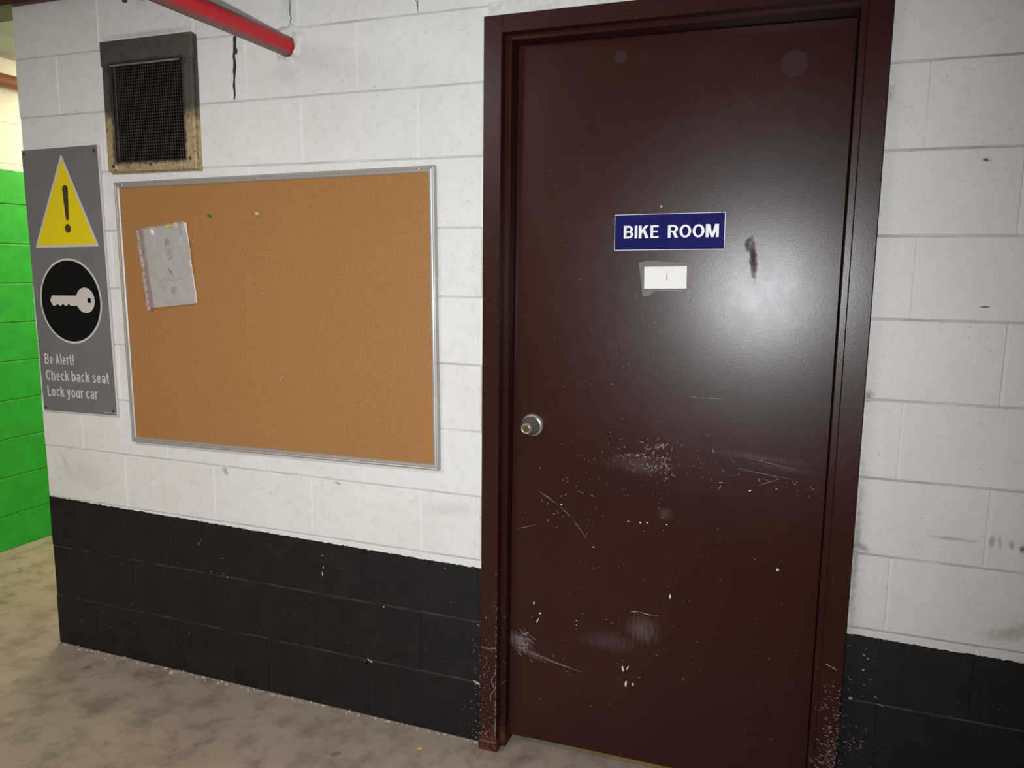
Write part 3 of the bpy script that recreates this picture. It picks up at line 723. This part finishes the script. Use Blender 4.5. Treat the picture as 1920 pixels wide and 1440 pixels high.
for (sx, sz) in ((VX0 - .016, 2.128), (VX1 + .018, 2.132), (VX0 - .010, VZ0 - .014), (-1.187, VZ0 - .012), (VX1 + .02, 1.83)):
    vp(MB().lathe_y(sx, sz, [(.0055, -.0185), (.0055, -.0205), (.003, -.0222)], 12), 'screw', M_SCREW)

# ================================================================ CORK BOARD
BW2, BH2 = 1.2160, 0.9050
board = empty('cork_board', (-0.7365, 0, 0.8640), -R(0.75))
tag(board, 'large cork notice board with aluminium frame on the white wall', 'notice board')
hw = BW2/2; fw = 0.0195
MB().box(-hw + .010, hw - .010, -.0120, -.0035, .010, BH2 - .010).build('cork_panel', M_CORK, board)
def rail(name, L, along):
    """frame rail with a rounded L profile and mitred ends, lying along local x, outer edge at z = 0"""
    prof = [(0, -.002), (0, -.0160), (.0015, -.0185), (.0050, -.0195), (.0080, -.0180), (.0110, -.0195), (.0165, -.0185), (fw, -.0150), (fw, -.0122)]   # (inward, y)
    m = MB(); n = len(prof)
    for sgn in (-1, 1):
        for (i, y) in prof: m.v.append((sgn*(L/2 - i), y, i))
    for i in range(n - 1): m.f.append((i, i+1, n+i+1, n+i))
    m.f.append(tuple(range(n))); m.f.append(tuple(range(2*n-1, n-1, -1))); m.f.append((n-1, 0, n, 2*n-1))
    o = m.build(name, M_ALU, board)
    return o
o = rail('frame_rail', BW2, 0)
o = rail('frame_rail', BW2, 0); o.location = (0, 0, BH2); o.rotation_euler = (0, R(180), 0)
o = rail('frame_rail', BH2, 1); o.location = (-hw, 0, BH2/2); o.rotation_euler = (0, R(90), 0)
o = rail('frame_rail', BH2, 1); o.location = (hw, 0, BH2/2); o.rotation_euler = (0, R(-90), 0)
for sx in (-hw + .036, -.014, hw - .046):
    MB().lathe_y(sx, BH2 - .010, [(.0048, -.0185), (.0048, -.0205), (.0026, -.0225)], 14).build('screw', M_STEEL, board)
# old tear marks in the cork
m = chips([(-.018, .533, .004, .003, .3), (.0455, .262, .002, .006, -.4), (.0515, .285, .001, .006, .3), (.041, .252, .002, .003, .9)], -.0121, 3)
c = m.build('torn_spots', simple('pale_torn_cork', (.50, .34, .21), .9), board); c['kind'] = 'stuff'

def pin(name, x, z, mat, label, y=-.0120):
    t = empty(name, (x, y, z))
    auto_smooth(MB().lathe_y(0, 0, [(.0052, -.0008), (.0050, -.0022), (.0030, -.0035), (.0030, -.0085), (.0046, -.0100), (.0046, -.0118), (.0030, -.0128)], 16).build('pin_head', mat, t))
    MB().cyl((0, .006, 0), (0, -.001, 0), .0006, 8).build('pin_needle', M_STEEL, t)
    return tag(t, label, 'pushpin', 'pushpins on the cork board')
pin('push_pin', -0.9555, 1.6445, M_PING, 'dark green pushpin in the upper cork board, right of the sleeve')
pin('push_pin', -0.7645, 1.6485, M_PINW, 'clear silvery pushpin in the upper middle of the cork board')
pin('push_pin', -1.1115, 1.6130, M_PINY, 'yellow pushpin holding the top of the plastic sleeve', y=-.0250)

# --- sleeve with paper
SW, SH = 0.203, 0.273
def sheet(w, h, nx, nz, fn, th):
    m = MB()
    for lay in (0, 1):
        for j in range(nz + 1):
            for i in range(nx + 1):
                x, z = -w/2 + w*i/nx, h*j/nz
                xx, y, zz = fn(x, z); m.v.append((xx, y + th*lay, zz))
    N1 = (nx+1)*(nz+1)
    for j in range(nz):
        for i in range(nx):
            a = j*(nx+1) + i
            m.f.append((a, a+1, a+nx+2, a+nx+1)); m.f.append((N1+a, N1+a+nx+1, N1+a+nx+2, N1+a+1))
    ring = [i for i in range(nx+1)] + [j*(nx+1)+nx for j in range(1, nz+1)] + [nz*(nx+1)+i for i in range(nx-1, -1, -1)] + [j*(nx+1) for j in range(nz-1, 0, -1)]
    for a, b in zip(ring, ring[1:] + ring[:1]): m.f.append((a, N1+a, N1+b, b))
    return m
def crumple(x, z, amp):
    v = mnoise.noise(Vector((x*13, z*11, 2.0)))*0.6 + mnoise.noise(Vector((x*31, z*27, 7.0)))*0.4
    r = abs(mnoise.noise(Vector((x*20 + z*9, z*16 - x*8, 4.0)))) + 0.35*abs(mnoise.noise(Vector((x*52, z*44 + x*20, 9.0))))
    return amp*(v + 0.8*r)
t = empty('paper_sheet', (-1.1175, -0.0135, 1.3485), -R(6.4))
pw, ph = 0.190, 0.267
def pfn(x, z): return (x, -0.0015 + crumple(x, z, 0.0020) - 0.003*max(0, x/pw)*(z/ph), z)
auto_smooth(sheet(pw, ph, 24, 32, pfn, .0004).build('sheet', M_PAPER, t), 60)
def mark(name, polys, mat):
    m = MB()
    for poly in polys:
        vs = []
        for (x, z) in poly: vs.append((x, pfn(x, z)[1] - .0013, z))
        m.add(vs, [tuple(range(len(vs)))])
    o = m.build(name, mat, t); return o
def ring_poly(cx, cz, r, w, n=12, a0=0, a1=2*math.pi):
    out = []
    for i in range(n):
        a, b = a0 + (a1-a0)*i/n, a0 + (a1-a0)*(i+1)/n
        out.append([(cx + r*math.cos(a), cz + r*math.sin(a)), (cx + r*math.cos(b), cz + r*math.sin(b)), (cx + (r-w)*math.cos(b), cz + (r-w)*math.sin(b)), (cx + (r-w)*math.cos(a), cz + (r-w)*math.sin(a))])
    return out
def bar(xa, za, xb, zb, w):
    d = Vector((xb-xa, zb-za)); n = Vector((-d.y, d.x)).normalized()*w/2
    return [(xa+n.x, za+n.y), (xb+n.x, zb+n.y), (xb-n.x, zb-n.y), (xa-n.x, za-n.y)]
mark('print_mark', ring_poly(.004, .213, .009, .004) + [bar(-.006, .205, .004, .224, .005), bar(.006, .222, .010, .204, .003), bar(-.007, .200, -.002, .206, .005)], M_PRINTL)
mark('print_mark', ring_poly(.002, .166, .011, .0022) + [bar(-.004, .154, .002, .156, .003), bar(.011, .158, .014, .163, .003)], M_PRINTL)
mark('print_mark', [bar(-.007, .122, .010, .104, .0040), bar(-.004, .108, .002, .114, .0045), bar(.002, .114, .009, .115, .003), bar(-.008, .125, -.003, .121, .005)], M_PRINTR)
mark('print_mark', ring_poly(.002, .052, .010, .0035) + [bar(-.004, .046, .008, .060, .004), bar(-.004, .038, .008, .038, .003)], M_PRINTL)
rows = []
for i in range(6): rows.append(bar(-.055 + .003*i, .092 - .007*i, (.055 if i < 2 else -.018), .092 - .007*i, .0012))
for i in range(3): rows.append(bar(-.03, .190 - .006*i, .03, .190 - .006*i, .0010))
mark('print_lines', rows, M_PRINTL)['kind'] = 'stuff'
tag(t, 'creased printed paper sheet inside the plastic sleeve on the cork board', 'paper')

t = empty('plastic_sleeve', (-1.118, -0.0175, 1.347), -R(6.4))
def sfn(x, z):
    xx = x
    if x > .07: xx = x - 0.012*max(0, (z - .19)/.09) - .003*abs(mnoise.noise(Vector((z*45, 3, 1))))*(x > .09) - .004*(z < .1)*(x - .07)/.03
    return (xx, -0.0052 + crumple(x + .3, z, 0.0064) - 0.002*math.sin(math.pi*max(0, min(1, z/SH))), z + .012*(z/SH)*(x/SW)*2*0)
film = auto_smooth(sheet(SW, SH, 44, 56, sfn, .0003).build('film', M_FILM, t), 75)
m = MB(); sx0 = -SW/2 - .016; nz = 22
prev = None
for j in range(nz + 1):
    z = SH*j/nz - .006; e = .0016*mnoise.noise(Vector((z*90, 0, 0)))
    row = [(sx0 + e, -.004 + .001*math.sin(z*60), z), (-SW/2 + .001, -.004 + .001*math.sin(z*50), z), (sx0 + e, -.0032 + .001*math.sin(z*60), z), (-SW/2 + .001, -.0032 + .001*math.sin(z*50), z)]
    b = len(m.v); m.v += row
    if prev is not None:
        a = prev; m.f += [(a, a+1, b+1, b), (a+2, b+2, b+3, a+3), (a, b, b+2, a+2), (a+1, a+3, b+3, b+1)]
    else: m.f.append((b, b+2, b+3, b+1))
    prev = b
m.f.append((prev, prev+1, prev+3, prev+2))
strip = m.build('binding_strip', M_EDGE, t)
for j in range(11):
    z = .010 + j*.0245
    MB().disc(sx0 + .0075, z, .0022, .0030, -.0056, -.0046, 10).build('punched_hole', simple('hole_shade', (.22, .15, .12), .9) if j == 0 else bpy.data.materials['hole_shade'], strip)
MB().box(-SW/2 - .0005, -SW/2 + .0022, -.0068, -.0042, -.004, SH).build('seam', simple('sleeve_seam', (.30, .18, .18), .5), t)
tag(t, 'crinkled clear plastic sleeve with perforated strip pinned to the cork board', 'sleeve')

# ================================================================ SAFETY SIGN
SZ0, SZ1 = 0.9345, 1.8855
sx_c = -1.5955; sw = 0.3640; sh = SZ1 - SZ0
sign = empty('safety_sign', (sx_c, 0, SZ0 + .003), -R(0.85))
tag(sign, 'tall grey safety sign reading Be Alert with yellow triangle and key symbol', 'sign')
T = -0.0085
MB().cbox(-sw/2, sw/2, T, -.0012, 0, sh, .0008).build('board', M_SIGNCORE, sign)
MB().box(-sw/2, sw/2 - .004, T - .0004, T, .004, sh).build('grey_face', M_SIGNGREY, sign)
def lp(x, z):   # wall point -> sign local
    a = R(0.85); dx, dz = x - sx_c, z - (SZ0 + .003)
    return (dx*math.cos(a) + dz*math.sin(a), -dx*math.sin(a) + dz*math.cos(a))
def rounded_tri(pts, r, n=6):
    out = []
    for i in range(3):
        p = Vector(pts[i]); a = (Vector(pts[i-1]) - p).normalized(); b = (Vector(pts[(i+1) % 3]) - p).normalized()
        half = math.acos(max(-1, min(1, a.dot(b))))/2; d = r/math.tan(half); c = p + (a + b).normalized()*(r/math.sin(half))
        s = p + a*d - c; e = p + b*d - c
        a0 = math.atan2(s.y, s.x); a1 = math.atan2(e.y, e.x); da = (a1 - a0 + math.pi) % (2*math.pi) - math.pi
        for q in range(n + 1): out.append((c.x + r*math.cos(a0 + da*q/n), c.y + r*math.sin(a0 + da*q/n)))
    return out
tri = [lp(-1.6005, 1.868), lp(-1.758, 1.541), lp(-1.450, 1.546)]
cen = Vector((sum(p[0] for p in tri)/3, sum(p[1] for p in tri)/3))
MB().prism(rounded_tri(tri, .004), T - .0010, T - .0004).build('triangle_border', M_SIGNWHITE, sign)
def inset_tri(pts, d):
    P = [Vector(q) for q in pts]; res = []
    for i in range(3):
        p = P[i]; a = (P[i-1]-p).normalized(); b = (P[(i+1) % 3]-p).normalized(); half = math.acos(a.dot(b))/2
        res.append(tuple(p + (a+b).normalized()*d/math.sin(half)))
    return res
MB().prism(rounded_tri(inset_tri(tri, .0085), .002), T - .0014, T - .0010).build('triangle', M_YELLOW, sign)
ex = lp(-1.591, 1.700)
m = MB(); poly = []
for i in range(9): a = math.pi*i/8; poly.append((ex[0] + .0135*math.cos(a), ex[1] + .047 + .013*math.sin(a)))
for i in range(7): a = math.pi + math.pi*i/6; poly.append((ex[0] + .0075*math.cos(a), ex[1] - .055 + .008*math.sin(a)))
m.prism(poly, T - .0018, T - .0014); m.build('exclamation_bar', M_EXCL, sign)
MB().disc(ex[0] - .001, ex[1] - .091, .0140, .0155, T - .0018, T - .0014, 28).build('exclamation_dot', M_EXCL, sign)
cc = lp(-1.6035, 1.3505)
MB().disc(cc[0], cc[1], .1500, .1535, T - .0010, T - .0004, 72).build('circle_border', M_SIGNWHITE, sign)
MB().disc(cc[0], cc[1], .1425, .1460, T - .0014, T - .0010, 72).build('black_circle', M_BLACKP, sign)
kc = lp(-1.531, 1.3555)
hx, hz = kc; poly = []
L0 = hx - .172
n = 28; r = .0455
up_a = math.pi - math.asin(.0165/r); lo_a = -math.pi + math.asin(.0200/r)
for i in range(n + 1):
    a = lo_a + (up_a - lo_a)*i/n; poly.append((hx + r*.98*math.cos(a), hz + r*math.sin(a)))
poly += [(L0 + .010, hz + .0165), (L0, hz - .002), (L0 + .012, hz - .0200), (L0 + .026, hz - .0200), (L0 + .032, hz - .0150), (L0 + .039, hz - .0150), (L0 + .044, hz - .0205), (L0 + .052, hz - .0205), (L0 + .058, hz - .0150), (L0 + .066, hz - .0150),
         (L0 + .071, hz - .0205), (L0 + .080, hz - .0205), (L0 + .086, hz - .0150), (L0 + .094, hz - .0150), (L0 + .099, hz - .0200), (L0 + .114, hz - .0200)]
MB().prism(poly, T - .0018, T - .0014).build('key_symbol', M_SIGNWHITE, sign)
MB().disc(hx + .019, hz, .0085, .0100, T - .0022, T - .0018, 24).build('key_hole', M_BLACKP, sign)
for (body, xa, xb, zb, cap) in (('Be Alert!', -1.7545, -1.608, 1.1150, .0395), ('Check back seat', -1.7535, -1.4435, 1.0540, .0395), ('Lock your car', -1.7515, -1.5020, .9940, .0395)):
    a = lp(xa, zb)
    text_mesh(body, a[0], a[0] + (xb - xa), a[1], cap, T - .0010, .11, 'lettering', M_SIGNWHITE, sign)
a = lp(-1.475, .951)
MB().box(a[0], a[0] + .058, T - .0007, T - .0004, a[1] - .001, a[1] + .0012).build('imprint_line', M_SIGNWHITE, sign)
for (qx, qz) in ((-sw/2 + .012, .016), (sw/2 - .018, .020), (-sw/2 + .012, sh - .014), (sw/2 - .018, sh - .018)):
    MB().lathe_y(qx, qz, [(.0052, T), (.0052, T - .0018), (.003, T - .003)], 14).build('screw', M_SCREW, sign)

# ================================================================ RED PIPE
px, pz, pr = -0.642, 2.147, 0.0292
pipe = auto_smooth(MB().cyl((px, 0.10, pz), (px, -4.60, pz), pr, 40).build('red_sprinkler_pipe', M_RED))
tag(pipe, 'red painted sprinkler pipe with grey dust coming out of the white wall', 'pipe')
m = MB(); n = 36; rings = [(0.0, .0300, -.010), (.35, .0345, -.012), (.7, .042, -.008), (1.0, .051, -.0005)]
vsx = []
for (s, r0, y) in rings:
    for i in range(n):
        a = 2*math.pi*i/n
        k = 1 + 0.30*mnoise.noise(Vector((math.cos(a)*2.2, math.sin(a)*2.2, s*2)))*(s > 0)
        vsx.append((px + .006*s + r0*k*math.cos(a), y + .004*mnoise.noise(Vector((math.cos(a)*3, math.sin(a)*3, s*5 + 9)))*(0 < s < 1), pz + .010*s + r0*k*1.1*math.sin(a)))
fs = []
for k in range(len(rings) - 1):
    for i in range(n):
        j = (i+1) % n; fs.append((k*n+i, k*n+j, (k+1)*n+j, (k+1)*n+i))
m.add(vsx, fs)
auto_smooth(m.build('plaster_collar', M_PLASTER, wall_left), 60)

# cracks in the upper wall
def crack(name, pts, w, y, mat, parent, seed):
    rnd = random.Random(seed); m = MB(); L = []; Rr = []
    for i, (x, z) in enumerate(pts):
        ww = w*(0.3 + 0.7*math.sin(math.pi*(i + .6)/(len(pts) + .2)))*rnd.uniform(.7, 1.3)
        L.append((x - ww, z)); Rr.append((x + ww, z))
    for i in range(len(pts) - 1):
        m.prism([L[i], Rr[i], Rr[i+1], L[i+1]], y - .0005, y)
    o = m.build(name, mat, parent); return o
rnd = random.Random(21)
crack('crack', [(-.842 + rnd.uniform(-.0025, .0025) - .006*(i/13), 2.193 - i*.0145) for i in range(14)], .0048, -.0012, M_CRACK, wall_left, 1)
crack('crack', [(-.838 + rnd.uniform(-.002, .002), 2.196 - i*.011) for i in range(6)], .0062, -.0014, M_CRACK, wall_left, 2)
crack('crack', [(-.214 + .016*min(1, i/2) + rnd.uniform(-.002, .002), 2.245 - i*.007) for i in range(7)], .0014, -.0012, M_CRACK2, wall_left, 3)
crack('crack', [(-.188 - .003*i + rnd.uniform(-.002, .002), 2.252 - i*.006) for i in range(6)], .0010, -.0012, M_CRACK2, wall_left, 4)
crack('crack', [(-.629 + rnd.uniform(-.003, .003), 2.29 - i*.012) for i in range(9)], .0014, -.0012, M_CRACK2, wall_left, 5)

# chips in the black dado paint
rnd = random.Random(31); pts = []
for i in range(26): pts.append((rnd.uniform(-1.75, -.05), rnd.uniform(.05, .57), rnd.uniform(.0007, .0018), rnd.uniform(.0007, .0022), rnd.uniform(0, 3)))
for i in range(60): pts.append((.012 - abs(rnd.gauss(0, .020)), abs(rnd.gauss(.15, .13)) + .01, rnd.uniform(.0007, .002), rnd.uniform(.0008, .0025), rnd.uniform(0, 3)))
pts += [(-.006, .198, .012, .004, -.3), (-.014, .203, .006, .003, .2), (-.395, .200, .006, .003, -.3), (-.385, .195, .005, .004, -.6), (-.565, .470, .0028, .010, .1), (-.562, .495, .0016, .007, -.4), (-.563, .535, .0022, .003, 0), (-1.08, .505, .0016, .007, .1),
        (-.335, .395, .004, .003, .3), (-.96, .40, .003, .002, 0), (-1.03, .41, .003, .002, 0)]
c = chips(pts, -.0011, 12).build('paint_chips', M_RUBBLE, wall_left); c['kind'] = 'stuff'
rnd = random.Random(32); pts = []
for i in range(130): pts.append((1.042 + abs(rnd.gauss(0, .045)), .06 + abs(rnd.gauss(.12, .15)), rnd.uniform(.001, .0050), rnd.uniform(.0003, .0008), rnd.uniform(-.8, -.1)))
pts += [(1.085, .50, .006, .0016, -.5), (1.095, .492, .004, .0013, -.5), (1.085, .46, .004, .003, .4), (1.06, .375, .005, .004, 0), (1.12, .39, .007, .0014, -.7), (1.13, .372, .006, .0014, 0)]
pts = [q for q in pts if q[1] < .545]
c = chips(pts, -.0011, 13).build('paint_chips', M_CHIP, wall_right); c['kind'] = 'stuff'

# ================================================================ FLOOR BITS
rnd = random.Random(41); m = MB()
for i in range(300):     # crumbled mortar along the foot of the wall
    x = rnd.uniform(-1.80, 0.0); dens = 0.5 + 0.5*mnoise.noise(Vector((x*5, 0, 0)))
    if rnd.random() > dens + .15: continue
    y = -abs(rnd.gauss(0, .010)) - .003; s = rnd.uniform(.002, .009)
    v = [(x + s*rnd.uniform(-1.6, 1.6), y + s*rnd.uniform(-1, 1), 0.0) for _ in range(3)] + [(x, y, s*rnd.uniform(.5, 1.3))]
    m.add(v, [(0, 1, 2), (0, 1, 3), (1, 2, 3), (2, 0, 3)])
c = m.build('mortar_crumbs', M_RUBBLE); c['kind'] = 'stuff'; c['label'] = 'pale mortar crumbs along the foot of the black wall'; c['category'] = 'rubble'
m = MB(); m.add([(-.012, -.006, .001), (-.002, -.010, .004), (.009, -.004, .0015), (.006, .007, .006), (-.006, .009, .002), (-.001, 0, .008)], [(0, 1, 5), (1, 2, 5), (2, 3, 5), (3, 4, 5), (4, 0, 5), (4, 3, 2, 1, 0)])
o = m.build('leaf_scrap', M_LEAF); o.location = (-.154, -.105, 0.0)
tag(o, 'tiny yellow scrap lying on the concrete floor', 'scrap')
